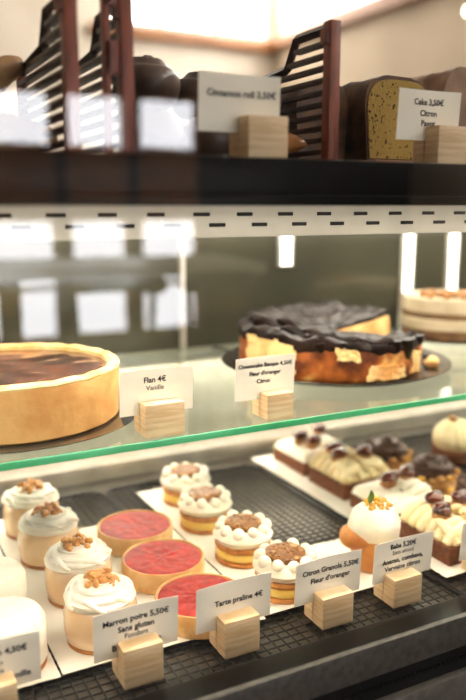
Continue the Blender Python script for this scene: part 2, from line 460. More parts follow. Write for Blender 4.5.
spread(p, [(.221, .746, DZ, .4, 'beige chestnut dessert with cream and nuts just behind the lowest left price card'),
           (.225, .847, DZ, 2.1, 'beige chestnut dessert with cream and nuts, second from the front of its row'),
           (.217, .963, DZ, 3.9, 'beige chestnut dessert with cream and nuts, third from the front of its row'),
           (.216, 1.061, DZ, 5.2, 'beige chestnut dessert with cream and nuts, farthest back in its row')], MG)

# red praline tart
p = thing('praline_tart', 'x', 'tart')
TR = .053
def wob(x, y, z, a):
    k = 1 + .012 * noise.noise(Vector((math.cos(a) * 3, math.sin(a) * 3, z * 60)))
    return x * k, y * k, z + (.0006 * noise.noise(Vector((math.cos(a) * 5, math.sin(a) * 5, 2))) if z > .02 else 0)
bm = NB(); lathe(bm, [(0, 0), (TR - .0025, 0), (TR - .001, .0012), (TR, .012), (TR, .0255), (TR - .001, .027), (TR - .0025, .027), (TR - .0032, .0262), (TR - .0035, .0215), (0, .0205)], 64, fn=wob)
build('crust', bm, M['crust'], p)
bm = NB()
def rough_top(x, y, z, a):
    r = math.hypot(x, y)
    return x, y, z + (.0014 * noise.noise(Vector((x * 130, y * 130, .3))) + .0008 * noise.noise(Vector((x * 260, y * 260, 5)))) * (1 if r < .045 else .2)
lathe(bm, [(0, .021), (.0485, .021), (.0492, .0255)] + [(.0492 - i * .0044, .0263) for i in range(1, 11)] + [(0, .0263)], 64, fn=rough_top)
build('praline_filling', bm, M['praline'], p)['label'] = 'glossy red praline filling'
spread(p, [(.337, .735, DZ, 0, 'red praline tart partly hidden behind the card of the same tarts'),
           (.335, .845, DZ, 1.3, 'red praline tart in the middle of its row of three'),
           (.337, .955, DZ, 2.9, 'red praline tart farthest back in its row of three')], 'red praline tarts')

# lemon granola cake
p = thing('granola_cake', 'x', 'pastry')
GR = .0375
def layer(name, z0, z1, r, m, bul=.0, parent=p, seedk=0):
    bm = NB()
    def f(x, y, z, a):
        k = 1 + .02 * noise.noise(Vector((math.cos(a) * 4, math.sin(a) * 4, z0 * 90 + seedk)))
        return x * k, y * k, z
    b = min(.002, (z1 - z0) * .3); h = z1 - z0
    lathe(bm, [(0, z0), (r - b, z0), (r + bul * .3, z0 + b), (r + bul, z0 + h * .5), (r + bul * .3, z1 - b), (r - b, z1), (0, z1)], 44, fn=f)
    return build(name, bm, m, parent)
layer('biscuit', 0, .006, GR, M['biscuit'])
layer('lemon_cream', .006, .0185, GR - .002, M['lemon'], .0015)
layer('biscuit', .0185, .0255, GR, M['biscuit'])
wc = layer('whipped_cream', .0255, .045, GR - .003, M['cream_w'], .0062)
ND = 10
db = NB(); lathe(db, [(0, -.006), (.006, -.005), (.0084, 0), (.0084, .0035), (.0066, .0075), (.003, .0098), (0, .0104)], 18)
d0 = build('dollop', db, M['cream'], wc)
for i in range(ND):
    d = d0 if i == 0 else d0.copy()
    if i: COL.objects.link(d); d.parent = wc
    a = 2 * PI * i / ND
    d.location = (.0305 * math.cos(a), .0305 * math.sin(a), .0438 + .0008 * math.sin(i * 2.3)); k = .93 + .08 * math.sin(i * 1.7)
    d.scale = (k, k, k * (1 + .05 * math.cos(i))); d.rotation_euler = (-.25 * math.sin(a), .25 * math.cos(a), 0)
bm = NB()
def gtop(x, y, z, a):
    k = 1 + .07 * noise.noise(Vector((math.cos(a) * 3, math.sin(a) * 3, 1)))
    return x * k, y * k, z + .0012 * noise.noise(Vector((x * 300, y * 300, 0)))
lathe(bm, [(0, .044), (.0225, .044), (.0245, .047), (.0245, .0515), (.022, .0535), (.012, .0542), (.006, .0542), (0, .0542)], 40, fn=gtop)
for i in range(22):
    a = random.uniform(0, 6.28); r = .021 * math.sqrt(random.random()); s = random.uniform(.0012, .0025)
    blob(bm, (r * math.cos(a), r * math.sin(a), .0540), (s * 1.4, s, s * .7), .4, 300, 1, rot3(0, 0, random.random() * 6), i)
build('granola_disc', bm, M['granola'], p)['label'] = 'brown caramel granola disc'
spread(p, [(.455, .741, DZ, .1, 'lemon granola cake with cream dollops, nearest the front of its row'),
           (.451, .845, DZ, .9, 'lemon granola cake with cream dollops, second from the front of its row'),
           (.450, .962, DZ, 1.6, 'lemon granola cake with cream dollops, third from the front of its row'),
           (.464, 1.066, DZ, 2.4, 'lemon granola cake with cream dollops, farthest back below the glass shelf')], 'lemon granola cakes with cream dollops')

# baba
p = thing('baba', 'golden brown baba under a white cream dome with fruit dice', 'pastry', (.594, .745, DZ))
bm = NB(); lathe(bm, [(0, 0), (.027, 0), (.029, .002), (.030, .02), (.031, .036), (.0312, .043), (.028, .05), (0, .052)], 44, fn=wob)
blob(bm, (-.019, .006, .042), (.027, .026, .017), .06, 60, 4)
build('brioche_body', bm, M['baba'], p)
bm = NB()
def cw(x, y, z, a):
    k = 1 + .03 * math.sin(z * 420 + a) * (1 if z < .088 else .3)
    return x * k, y * k, z
lathe(bm, [(0, .040), (.029, .040), (.033, .046), (.0345, .056), (.033, .066), (.0285, .075), (.021, .0825), (.012, .0872), (0, .089)], 48, fn=cw)
build('cream_dome', bm, M['cream'], p)
bm = NB()
for i in range(34):
    a = random.uniform(0, 6.28); r = .0185 * math.sqrt(random.random()); s = random.uniform(.003, .0048)
    blob(bm, (r * math.cos(a) + .002, r * math.sin(a), .0885 - r * r * 22 + random.uniform(0, .004)), (s, s, s * .9), .35, 180, 2, rot3(random.random(), 0, random.random() * 6), i)
build('pineapple_dice', bm, M['pine'], p)['label'] = 'yellow fruit dice'
bm = NB()
pts = []
for i in range(9):
    t = i / 8; w = .0055 * math.sin(PI * min(1, t * .93 + .05)); cxx = -.012 + t * .004; zz = .089 + t * .017
    pts.append([bm.verts.new((cxx + s * w, -.002 - .003 * abs(s) + t * .002 + dy, zz)) for dy in (0, .0006) for s in (-1, 0, 1)])
for a, b in zip(pts, pts[1:]):
    for i in (0, 1): bm.faces.new((a[i], a[i + 1], b[i + 1], b[i])); bm.faces.new((a[i + 3], b[i + 3], b[i + 4], a[i + 4]))
    bm.faces.new((a[0], b[0], b[3], a[3])); bm.faces.new((a[2], a[5], b[5], b[2]))
build('mint_leaf', bm, M['leaf'], p)['label'] = 'small green leaf'

# chocolate bars with cream and caramel nuts
def cream_cake(x0, x1, y0, y1, style, nuts, label, seedk):
    w, h = x1 - x0, y1 - y0
    p = thing('cream_cake', label, 'pastry', ((x0 + x1) / 2, (y0 + y1) / 2, DZ), 0, 'chocolate bars with cream and caramel nuts')
    bm = NB(); box(bm, -w / 2, w / 2, -h / 2, h / 2, 0, .026, bev=.003)
    build('chocolate_base', bm, M['choc_cake'], p)
    bm = NB()
    if style == 'smooth':
        nx_, ny_ = 22, 22; g = {}
        for i in range(nx_ + 1):
            for j in range(ny_ + 1):
                u, v = i / nx_ * 2 - 1, j / ny_ * 2 - 1
                e = (1 - u ** 6) * (1 - v ** 6)
                z = .024 + .017 * max(0, e) ** .4 + (.0022 * math.sin(u * 11 + v * 4) if u > -.1 else 0) * max(0, e)
                g[i, j] = bm.verts.new((u * w * .5, v * h * .5, z))
        for i in range(nx_):
            for j in range(ny_): bm.faces.new((g[i, j], g[i + 1, j], g[i + 1, j + 1], g[i, j + 1]))
        loop = [g[i, 0] for i in range(nx_)] + [g[nx_, j] for j in range(ny_)] + [g[i, ny_] for i in range(nx_, 0, -1)] + [g[0, j] for j in range(ny_, 0, -1)]
        bm.faces.new(list(reversed(loop)))
        for k in range(4):
            t = (k + .5) / 4
            sweep(bm, [(w * (-.02 + .46 * q), -h * .42 + h * .78 * t + h * .1 * q, .040 + .004 * math.sin(PI * q)) for q in [i / 8 for i in range(9)]],
                  lambda s: .0095 * math.sin(PI * (.12 + .76 * s)), 12)
    else:
        box(bm, -w * .46, w * .46, -h * .46, h * .46, .024, .036, bev=.004)
        nj = 6
        for side in (-1, 1):
            for j in range(nj):
                y = -h / 2 + h * (j + .5) / nj
                sweep(bm, [(side * (w * .5 - .0) - side * q * w * .42, y + .004 * q, .029 + .019 * math.sin(PI * .55 * q)) for q in [i / 8 for i in range(9)]],
                      lambda s: .0086 * math.sin(PI * (.22 + .7 * s)), 12)
        for i in range(4):
            x = -w / 2 + w * (i + .5) / 4
            sweep(bm, [(x, -h / 2 + q * h * .42, .029 + .019 * math.sin(PI * .55 * q)) for q in [k / 8 for k in range(9)]],
                  lambda s: .0086 * math.sin(PI * (.22 + .7 * s)), 12)
    build('piped_cream', bm, M['cream_y'] if style != 'smooth' else M['cream_w'], p)
    for k, (nx2, ny2) in enumerate(nuts):
        bm = NB(); blob(bm, (nx2 * w, ny2 * h, .0505), (.0128, .0124, .0075), .25, 120, 3, None, k + seedk)
        nb = build('nut_base', bm, M['hazel'], p)
        bm = NB(); blob(bm, (nx2 * w + .001, ny2 * h, .0585), (.0138, .0128, .0095), .22, 110, 3, None, k + seedk + 7)
        blob(bm, (nx2 * w + .012, ny2 * h + .006, .060), (.0085, .008, .007), .2, 120, 3, None, k + 3)
        build('caramel_nut', bm, M['caramel'], p)['label'] = 'glossy dark caramel coated nut'
cream_cake(.692, .79, 1.068, 1.176, 'smooth', [(-.28, -.05), (-.22, -.36), (.26, .14)], 'chocolate bar with smooth cream and dark nuts, farthest back in its row', 1)
cream_cake(.688, .785, .943, 1.048, 'petal', [(-.2, .05), (-.08, .36), (.28, -.02)], 'chocolate bar with piped cream teardrops and dark nuts, second from the back', 2)
cream_cake(.684, .785, .818, .922, 'smooth', [(-.16, .0), (.26, .1)], 'chocolate bar with white cream and two dark nuts behind the baba', 3)
cream_cake(.678, .78, .692, .796, 'petal', [(-.24, -.04), (-.06, .30), (.30, .16)], 'chocolate bar with cream and dark nuts, nearest the front beside the baba card', 4)

# chocolate hazelnut rounds
def hazel_round(x, y, label, seedk):
    p = thing('hazelnut_round', label, 'pastry', (x, y, DZ), seedk * 1.1, 'chocolate hazelnut rounds')
    bm = NB(); lathe(bm, [(0, 0), (.043, 0), (.046, .003), (.046, .018), (.042, .024), (0, .026)], 40, fn=wob); build('choux_base', bm, M['hazel'], p)
    for i in range(14):
        a = 2 * PI * i / 14 + random.uniform(-.1, .1); rr_ = .042 + random.uniform(-.004, .003)
        bm = NB(); s = random.uniform(.0065, .0085)
        blob(bm, (0, 0, 0), (s, s * .9, s * .85), .15, 120, 2, None, i)
        o = build('hazelnut', bm, M['hazel'] if i % 3 else M['pine'], p); o.location = (rr_ * math.cos(a), rr_ * math.sin(a), .024 + random.uniform(0, .006))
    bm = NB(); lathe(bm, [(0, .022), (.034, .022), (.037, .03), (.032, .042), (.02, .048), (0, .049)], 36, fn=lambda x, y, z, a: (x * (1 + .06 * math.sin(7 * a)), y * (1 + .06 * math.sin(7 * a)), z))
    rope_swirl(bm, .033, .008, .036, .05, 2.4, .0085, .28, 4)
    for i in range(14):
        a = random.uniform(0, 6.28); r = random.uniform(.01, .036)
        blob(bm, (r * math.cos(a), r * math.sin(a), .048), (.008, .004, .006), .4, 120, 2, rot3(random.random(), .4, random.random() * 6), i)
    build('ganache_swirl', bm, M['choco'], p)['label'] = 'dark chocolate ganache swirl'
hazel_round(.848, 1.035, 'round hazelnut pastry with chocolate swirl, farthest back beside the cream bars', 1)
hazel_round(.85, .925, 'round hazelnut pastry with chocolate swirl, second from the back', 2)
hazel_round(.852, .815, 'round hazelnut pastry with chocolate swirl, nearest the right picture edge', 3)

# ridged cream dome dessert at the right edge
p = thing('cream_dessert', 'pale yellow ridged cream dessert on a brown base at the right edge', 'pastry', (1.0, 1.02, DZ))
bm = NB(); lathe(bm, [(0, 0), (.042, 0), (.045, .003), (.045, .022), (.042, .025), (0, .026)], 40, fn=wob); build('sponge_base', bm, M['choc_cake'], p)
bm = NB()
lathe(bm, [(0, .025), (.038, .025), (.043, .034), (.043, .046), (.037, .060), (.026, .070), (.012, .076), (0, .077)], 96,
      fn=lambda x, y, z, a: (x * (1 + .045 * math.cos(16 * a + z * 90)), y * (1 + .045 * math.cos(16 * a + z * 90)), z))
build('ridged_cream', bm, M['cream_y'], p)
bm = NB(); blob(bm, (-.012, 0, .080), (.009, .008, .006), .3, 120, 3); build('nut', bm, M['hazel'], p)

# plain white cakes at the left
p = thing('white_cake', 'x', 'pastry')
bm = NB(); lathe(bm, [(0, 0), (.041, 0), (.0425, .0015), (.0425, .0045), (.04, .005), (0, .005)], 40); build('biscuit_base', bm, M['biscuit'], p)
bm = NB(); lathe(bm, [(0, .005), (.041, .005), (.0432, .008), (.0436, .03), (.0428, .048), (.0385, .0555), (.03, .058), (0, .059)], 52,
                 fn=lambda x, y, z, a: (x * (1 + .01 * math.sin(3 * a)), y * (1 + .01 * math.sin(3 * a)), z)); build('white_mousse', bm, M['cream'], p)
spread(p, [(.116, .741, DZ, 0, 'plain white round cake right behind the card cut by the picture edge'),
           (.118, .848, DZ, 1, 'plain white round cake second in line at the left picture edge')], 'plain white round cakes')

# ------------------------------------------------------------------ items on the glass shelf
SZ = .992
pl = tag(NB() and build('cake_plate', (lambda b: (lathe(b, [(0, 0), (.12, 0), (.15, .003), (.160, .0065), (.161, .008), (.150, .006), (.12, .0045), (0, .0045)], 72), b)[1])(NB()), M['glass_plate'], None, loc=(.168, .925, SZ)),
         'dark round glass plate under the flan', 'plate')
flan = thing('flan', 'large round flan with a thick golden crust and dark brown top', 'flan', (.168, .925, SZ + .0047))
FR = .135
def fw(x, y, z, a):
    k = 1 + .010 * noise.noise(Vector((math.cos(a) * 6, math.sin(a) * 6, z * 40)))
    dz = (.0022 * noise.noise(Vector((math.cos(a) * 7, math.sin(a) * 7, 3)))) if z > .05 else 0
    return x * k, y * k, z + dz
bm = NB(); lathe(bm, [(0, 0), (FR - .006, 0), (FR - .002, .003), (FR - .001, .03), (FR, .056), (FR - .001, .0615), (FR - .0135, .0600), (FR - .014, .05), (0, .048)], 110, fn=fw)
build('crust', bm, M['flan_crust'], flan)
bm = NB(); lathe(bm, [(FR - .0145, .056), (FR - .004, .059), (FR - .0005, .0605), (FR + .0005, .063), (FR - .002, .0655), (FR - .009, .0665), (FR - .0145, .063), (FR - .0145, .056)], 110, fn=fw)
build('crust_rim', bm, M['flan_rim'], flan)['label'] = 'pale rough crust rim'
bm = NB(); lathe(bm, [(0, .047), (FR - .0142, .047), (FR - .0142, .0585)] + [((FR - .0142) * (1 - i / 12), .0555 + .0035 * (1 - i / 12) ** 3) for i in range(1, 12)] + [(0, .0555)], 80,
                 fn=lambda x, y, z, a: (x, y, z + (.0012 * noise.noise(Vector((x * 40, y * 40, 0))) if z > .05 else 0)))
build('custard', bm, M['flan_top'], flan)['label'] = 'dark glossy caramelised custard'

CC = (.69, .997)
bm = NB(); lathe(bm, [(0, 0), (.14, 0), (.165, .003), (.182, .010), (.1845, .0115), (.184, .013), (.178, .0115), (.163, .006), (.14, .0045), (0, .0045)], 88)
tag(build('steel_platter', bm, M['plate'], None, loc=(.703, 1.0, SZ)), 'round dark steel platter under the burnt cheesecake', 'plate')
ck = thing('basque_cheesecake', 'burnt cheesecake with blackened top and a wedge cut out of it', 'cake', (CC[0], CC[1], SZ + .0047))
CR = .146; HH = .058
A0, A1 = R(11), R(-37 + 360)     # the cake runs counter-clockwise from A0 to A1, the wedge between is missing
def lift(x, y):
    d = .459 * x + .889 * y; l = .889 * x - .459 * y
    return 1 + 1.9 * max(0, d) + (.22 * math.exp(-((l + .10) / .035) ** 2 - ((d + .03) / .09) ** 2)) - .14 * max(0, min(1, (l + .01) / .1)) * (1 if d < .02 else 0)
def side_f(x, y, z, a):
    k = 1 + .018 * noise.noise(Vector((math.cos(a) * 5, math.sin(a) * 5, z * 30))) + .006 * math.sin(a * 34) * (.4 + noise.noise(Vector((math.cos(a) * 3, math.sin(a) * 3, 8))))
    return x * k, y * k, z * lift(x, y)
bm = NB()
n_ = 110
lathe(bm, [(0, 0), (CR - .006, 0), (CR - .001, .006), (CR, .02), (CR, .035), (CR - .001, .048), (CR - .004, HH), (.10, HH - .004), (.05, HH - .006), (0, HH - .006)], n_, fn=side_f, a0=A0, a1=A1)
build('caramel_side', bm, M['cheese_side'], ck)['label'] = 'caramel brown outer side'
bm = NB()
for a, sgn in ((A0, -1), (A1, 1)):
    pr = [(.002, .001), (.07, .001), (CR - .008, .001), (CR - .002, .01), (CR - .001, .045), (CR - .006, HH), (.09, HH - .004), (.04, HH - .005), (.002, HH - .006)]
    t = Vector((-math.sin(a), math.cos(a))) * sgn
    f1, f2 = [], []
    for r, z in pr:
        x, y = r * math.cos(a), r * math.sin(a); zz = z * lift(x, y)
        f1.append(bm.verts.new((x + t.x * .0022, y + t.y * .0022, zz))); f2.append(bm.verts.new((x - t.x * .001, y - t.y * .001, zz)))
    bm.faces.new(f1); bm.faces.new(f2)
    for i in range(len(pr)):
        j = (i + 1) % len(pr); bm.faces.new((f1[i], f1[j], f2[j], f2[i]))
build('cut_face', bm, M['cheese'], ck)['label'] = 'creamy pale yellow cut face'
bm = NB()
def top_f(x, y, z, a):
    r = math.hypot(x, y)
    k = 1 + (.03 * noise.noise(Vector((math.cos(a) * 4, math.sin(a) * 4, 2))) if r > .12 else 0)
    dz = .004 * noise.noise(Vector((x * 26, y * 26, .5))) + .0045 * noise.noise(Vector((x * 75, y * 75, 0))) + .006 * noise.noise(Vector((x * 42, y * 42, 7)))
    if z < HH - .002 and r > .13: dz = -.012 * max(0, noise.noise(Vector((math.cos(a) * 6, math.sin(a) * 6, 4))) + .15)
    return x * k, y * k, z * lift(x, y) + dz
lathe(bm, [(.002, HH - .009), (.13, HH - .009), (CR + .001, HH - .007), (CR + .003, HH - .002), (CR + .001, HH + .004), (CR - .008, HH + .006)] + [(CR - .008 - i * .0125, HH + .006 - .004 * min(1, i / 4)) for i in range(1, 11)] + [(.002, HH + .002)], 130, fn=top_f, a0=A0, a1=A1)
bmesh.ops.holes_fill(bm, edges=[e for e in bm.edges if e.is_boundary])
for i, (a, r0, l, w_) in enumerate(((-150, .12, .05, .008), (-120, .13, .07, .008), (-92, .137, .07, .0075), (-60, .135, .06, .006), (176, .115, .06, .010), (160, .12, .05, .009), (-172, .09, .07, .008), (-135, .10, .07, .007), (-42, .134, .03, .006))):
    ca = R(a); q = []
    for t in [k / 10 for k in range(11)]:
        x, y = r0 * math.cos(ca + (t - .5) * l * 9) + .01 * math.sin(t * 3 + i), r0 * math.sin(ca + (t - .5) * l * 9)
        q.append((x, y, (HH + .005) * lift(x, y) + .004 * math.sin(t * 7 + i)))
    sweep(bm, q, lambda s: w_ * math.sin(PI * (.08 + .84 * s)), 8)
for a, w_, dn in ((-74, .016, .030), (-83, .010, .018), (-130, .012, .014), (-58, .009, .014)):   # burnt crust sagging down the side
    ca = R(a); pts = [((CR + .0015) * math.cos(ca + .02 * t), (CR + .0015) * math.sin(ca + .02 * t), HH + .002 - dn * t) for t in [k / 6 for k in range(7)]]
    sweep(bm, pts, lambda s: w_ * .55 * (1 - .75 * s ** 2) + .001, 10)
build('burnt_top', bm, M['burnt'], ck)['label'] = 'blackened wrinkled top'
def torn(a0, a1, z0, z1, seedk, thr):
    bm = NB(); na, nz = 26, 14; g = {}
    for i in range(na + 1):
        for j in range(nz + 1):
            u, v = i / na, j / nz
            a = a0 + (a1 - a0) * u; z = z0 + (z1 - z0) * v
            x, y, zz = side_f(CR * math.cos(a), CR * math.sin(a), z, a)
            e = min(1, 6 * min(u, 1 - u, v, 1 - v))
            off = 1 + (.0015 + .003 * noise.noise(Vector((a * 40, z * 160, seedk))) + .002) / CR
            g[i, j] = (x * off, y * off, zz, e + .8 * noise.noise(Vector((a * 14, z * 60, seedk + 5))))
    V = {}
    def vert(i, j, back):
        if (i, j, back) not in V:
            x, y, z, _ = g[i, j]; k = .96 if back else 1
            V[i, j, back] = bm.verts.new((x * k, y * k, z))
        return V[i, j, back]
    keep = {(i, j) for i in range(na) for j in range(nz) if (g[i, j][3] + g[i + 1, j + 1][3]) / 2 > thr}
    for (i, j) in keep:
        c = [(i, j), (i + 1, j), (i + 1, j + 1), (i, j + 1)]
        bm.faces.new([vert(*q, 0) for q in c]); bm.faces.new([vert(*q, 1) for q in reversed(c)])
        for (di, dj, p0, p1) in ((0, -1, 0, 1), (1, 0, 1, 2), (0, 1, 2, 3), (-1, 0, 3, 0)):
            if (i + di, j + dj) not in keep:
                a, b = c[p0], c[p1]; bm.faces.new((vert(*a, 0), vert(*a, 1), vert(*b, 1), vert(*b, 0)))
    return build('torn_patch', bm, M['cheese'], ck)
torn(R(-183), R(-142), .008, .056, 1, .35)['label'] = 'torn patch of pale cheese'
torn(R(-104), R(-74), .002, .030, 2, .55)['label'] = 'torn patch of pale cheese'
torn(R(-70), R(-58), .004, .046, 3, .5)['label'] = 'torn patch of pale cheese'
torn(R(-122), R(-106), .034, .054, 4, .5)['label'] = 'torn patch of pale cheese'
for i, (a, r) in enumerate(((-32, .166), (-25, .160), (-40, .160))):
    bm = NB(); blob(bm, (0, 0, 0), (.011, .007, .0075), .35, 120, 3, rot3(0, 0, i), i)
    o = build('cake_crumb', bm, (M['cheese'], M['burnt'], M['cheese'])[i]); o.location = (CC[0] + r * math.cos(R(a)), CC[1] + r * math.sin(R(a)), SZ + .0135)
    tag(o, ('pale crumb lying on the steel platter by the cake side', 'dark crumb lying on the steel platter at the right', 'pale crumb on the platter nearest the viewer')[i], 'crumb', 'crumbs on the platter')

lc = thing('layer_cake', 'tall cream layer cake with brown sponge layers at the right edge', 'cake', (1.075, 1.13, SZ + .0047))
LR = .098
def ld(name, z0, z1, r, m):
    bm = NB(); lathe(bm, [(0, z0), (r - .002, z0), (r, z0 + .002), (r, z1 - .002), (r - .002, z1), (0, z1)], 60, fn=wob); build(name, bm, m, lc)
ld('sponge_layer', 0, .018, LR, M['crumb']); ld('frosting_layer', .018, .040, LR + .001, M['frosting']); ld('sponge_layer', .040, .050, LR, M['crumb'])
ld('frosting_layer', .050, .078, LR + .001, M['frosting'])
bm = NB()
for i in range(26):
    a = random.uniform(0, 6.28); r = .05 * math.sqrt(random.random()); s = random.uniform(.006, .011)
    blob(bm, (-.03 + r * math.cos(a), r * math.sin(a) - .02, .0775 + s * .5), (s, s * .8, s * .8), .4, 100, 2, rot3(random.random(), 0, random.random() * 6), i)
build('nut_topping', bm, M['hazel'], lc)
bm = NB(); lathe(bm, [(0, 0), (.10, 0), (.112, .004), (.113, .006), (.10, .0045), (0, .0045)], 64)
tag(build('cake_plate', bm, M['plate'], None, loc=(1.075, 1.13, SZ)), 'round steel plate under the layer cake', 'plate')

# ------------------------------------------------------------------ price signs
def text_mesh(body, size, bold):
    cu = bpy.data.curves.new('lettering', 'FONT'); cu.body = body; cu.size = size; cu.align_x = 'CENTER'; cu.align_y = 'CENTER'
    cu.extrude = .0001; cu.offset = size * .022 if bold else 0; cu.resolution_u = 3
    o = bpy.data.objects.new('tmp', cu); COL.objects.link(o)
    dg = bpy.context.evaluated_depsgraph_get()
    me = bpy.data.meshes.new_from_object(o.evaluated_get(dg)); bpy.data.objects.remove(o); bpy.data.curves.remove(cu)
    me.name = 'lettering'; me.materials.append(M['ink'])
    return me

def price_sign(x0, x1, yc, z0, z1, bx0, bx1, bz0, bz1, lines, label, front=.021, lean=.05, cardtint=None):
    """card stands in a slot of a wooden block; card plane at yc, block front at yc-front"""
    s = thing('price_sign', label, 'price sign', ((bx0 + bx1) / 2, yc, bz0), 0, 'white price cards in wooden blocks')
    ox, oy, oz = (bx0 + bx1) / 2, yc, bz0
    bm = NB(); box(bm, bx0 - ox, bx1 - ox, -front, -.0009, 0, bz1 - bz0, bev=.0012)
    box(bm, bx0 - ox, bx1 - ox, .0009, .018, 0, (bz1 - bz0) * .86, bev=.0012)
    box(bm, bx0 - ox + .001, bx1 - ox - .001, -.004, .004, 0, .012)
    build('wooden_block', bm, M['wood'], s)
    bm = NB(); n = 10; F = []; B = []
    w = x1 - x0
    def yy(u, v): return .0016 * (u * u) * (-1) * 1.2 * v + lean * 0
    for i in range(n + 1):
        u = i / n * 2 - 1
        for v, z in ((0, z0 - oz), (1, z1 - oz)):
            y = -.003 * u * u * v
            F.append(bm.verts.new((x0 - ox + w * i / n, y - .0003, z))); B.append(bm.verts.new((x0 - ox + w * i / n, y + .0003, z)))
    for i in range(n):
        a = 2 * i
        bm.faces.new((F[a], F[a + 2], F[a + 3], F[a + 1])); bm.faces.new((B[a], B[a + 1], B[a + 3], B[a + 2]))
        bm.faces.new((F[a], B[a], B[a + 2], F[a + 2])); bm.faces.new((F[a + 1], F[a + 3], B[a + 3], B[a + 1]))
    bm.faces.new((F[0], F[1], B[1], B[0])); bm.faces.new((F[-2], B[-2], B[-1], F[-1]))
    card = build('card', bm, M['card'], s)
    H = z1 - z0
    for (txt, fz, size, bold, dx) in lines:
        me = text_mesh(txt, size, bold)
        zc = z1 - oz - H * fz
        for v in me.vertices:
            x, y, z = v.co
            X = x + (x0 + x1) / 2 - ox + dx
            u = (X - (x0 - ox)) / w * 2 - 1; vv = (y + zc - (z0 - oz)) / H
            v.co = (X, -.0006 - .003 * u * u * vv - z, y + zc)
        o = bpy.data.objects.new('lettering', me); COL.objects.link(o); o.parent = card
    return s
T = .0087
YS = .665
def bottom_sign(x0, bx0, lines, label, top=.8205):
    return price_sign(x0, x0 + .090, YS, .8035, .8555, bx0, bx0 + .042, DZ - .001, top, lines, label)
bottom_sign(.046, .068, [('Coco 4,50€', .26, T, True, .012), ('Passion', .46, T * .85, False, .0), ('Mangue', .62, T * .85, False, 0), ('Biscuit vanille', .78, T, True, .012)], 'blurred white price card before the plain white cakes at the left edge')
bottom_sign(.188, .212, [('Marron poire 5,50€', .25, T, True, 0), ('Sans gluten', .44, T, True, 0), ('Fondant', .60, T * .9, False, 0), ('Biscuit amande', .80, T, True, 0)], 'white price card in wooden block reading Marron poire')
bottom_sign(.299, .323, [('Tarte praline 4€', .44, T, True, .006)], 'white price card in wooden block reading Tarte praline')
bottom_sign(.421, .446, [('Citron Granola 5,50€', .28, T, True, .003), ("Fleur d'oranger", .50, T, True, .003)], 'white price card in wooden block reading Citron Granola', .816)
bottom_sign(.530, .547, [('Baba 5,20€', .17, T, True, 0), ('Sans alcool', .33, T * .85, False, 0), ('Ananas, combava,', .52, T, True, 0), ('Verveine citron', .70, T, True, 0)], 'white price card in wooden block reading Baba', .8145)
bottom_sign(.668, .690, [], 'white price card in wooden block cut off by the right edge')
price_sign(.264, .354, .79, 1.0145, 1.0665, .287, .335, SZ, 1.030, [('Flan 4€', .24, T * 1.05, True, -.002), ('Vanille', .42, T * .95, False, -.002)], 'white price card on the glass shelf reading Flan')
price_sign(.410, .4935, .79, 1.0148, 1.068, .444, .481, SZ, 1.024, [('Cheesecake Basque 4,50€', .20, T * .82, True, 0), ("Fleur d'oranger", .39, T * .82, True, 0), ('Citron', .58, T * .82, True, -.002)], 'white price card on the glass shelf reading Cheesecake Basque')
TZ = 1.29
price_sign(.290, .373, .63, 1.3145, 1.365, .330, .371, TZ, 1.3285, [('Cinnamon roll 3,50€', .34, T * .95, True, .002)], 'white price card on the top deck reading Cinnamon roll')
price_sign(.511, .593, .63, 1.3155, 1.3655, .549, .588, TZ, 1.3295, [('Cake 3,50€', .24, T * .95, True, 0), ('Citron', .46, T * .95, True, 0), ('Pavot', .66, T * .95, True, 0)], 'white price card on the top deck reading Cake Citron Pavot')

# ------------------------------------------------------------------ on the top deck
# slatted wooden bread racks (upright sides running back from a front post)
p = thing('bread_rack', 'x', 'rack')
bm = NB(); box(bm, -.006, .006, -.006, .008, 0, .14, bev=.001); box(bm, -.010, .006, -.003, .008, .118, .132, bev=.001)
build('post', bm, M['walnut'], p)['label'] = 'reddish brown front post'
bm = NB()
prof = [(.008, .134), (.066, .134), (.084, .106), (.190, .098)]
for (a, b) in zip(prof, prof[1:]):
    sweep(bm, [(-.001, a[0], a[1]), (-.001, b[0], b[1])], .0052, 4)
build('top_edge', bm, M['walnut_dark'], p)
zs = [.012 + i * .0118 for i in range(10)]
for i, z in enumerate(zs):
    y1 = .190 if z < .095 else (.082 if z < .11 else .066)
    bm = NB(); box(bm, -.005, .004, .006, y1, z, z + .0048, bev=.0008); build('slat', bm, M['walnut_dark'], p)
bm = NB(); box(bm, -.006, .006, -.006, .195, 0, .008, bev=.001); box(bm, -.005, .004, .183, .194, .008, .10, bev=.001); build('foot_rail', bm, M['walnut'], p)
spread(p, [(.456, .666, TZ, 0, 'brown slatted wooden rack between the cinnamon roll card and the loaf cake'),
           (.238, .668, TZ, 0, 'brown slatted wooden rack beside the dark round buns'),
           (.187, .662, TZ, 0, 'brown slatted wooden rack nearest the left picture edge')], 'slatted wooden bread racks')

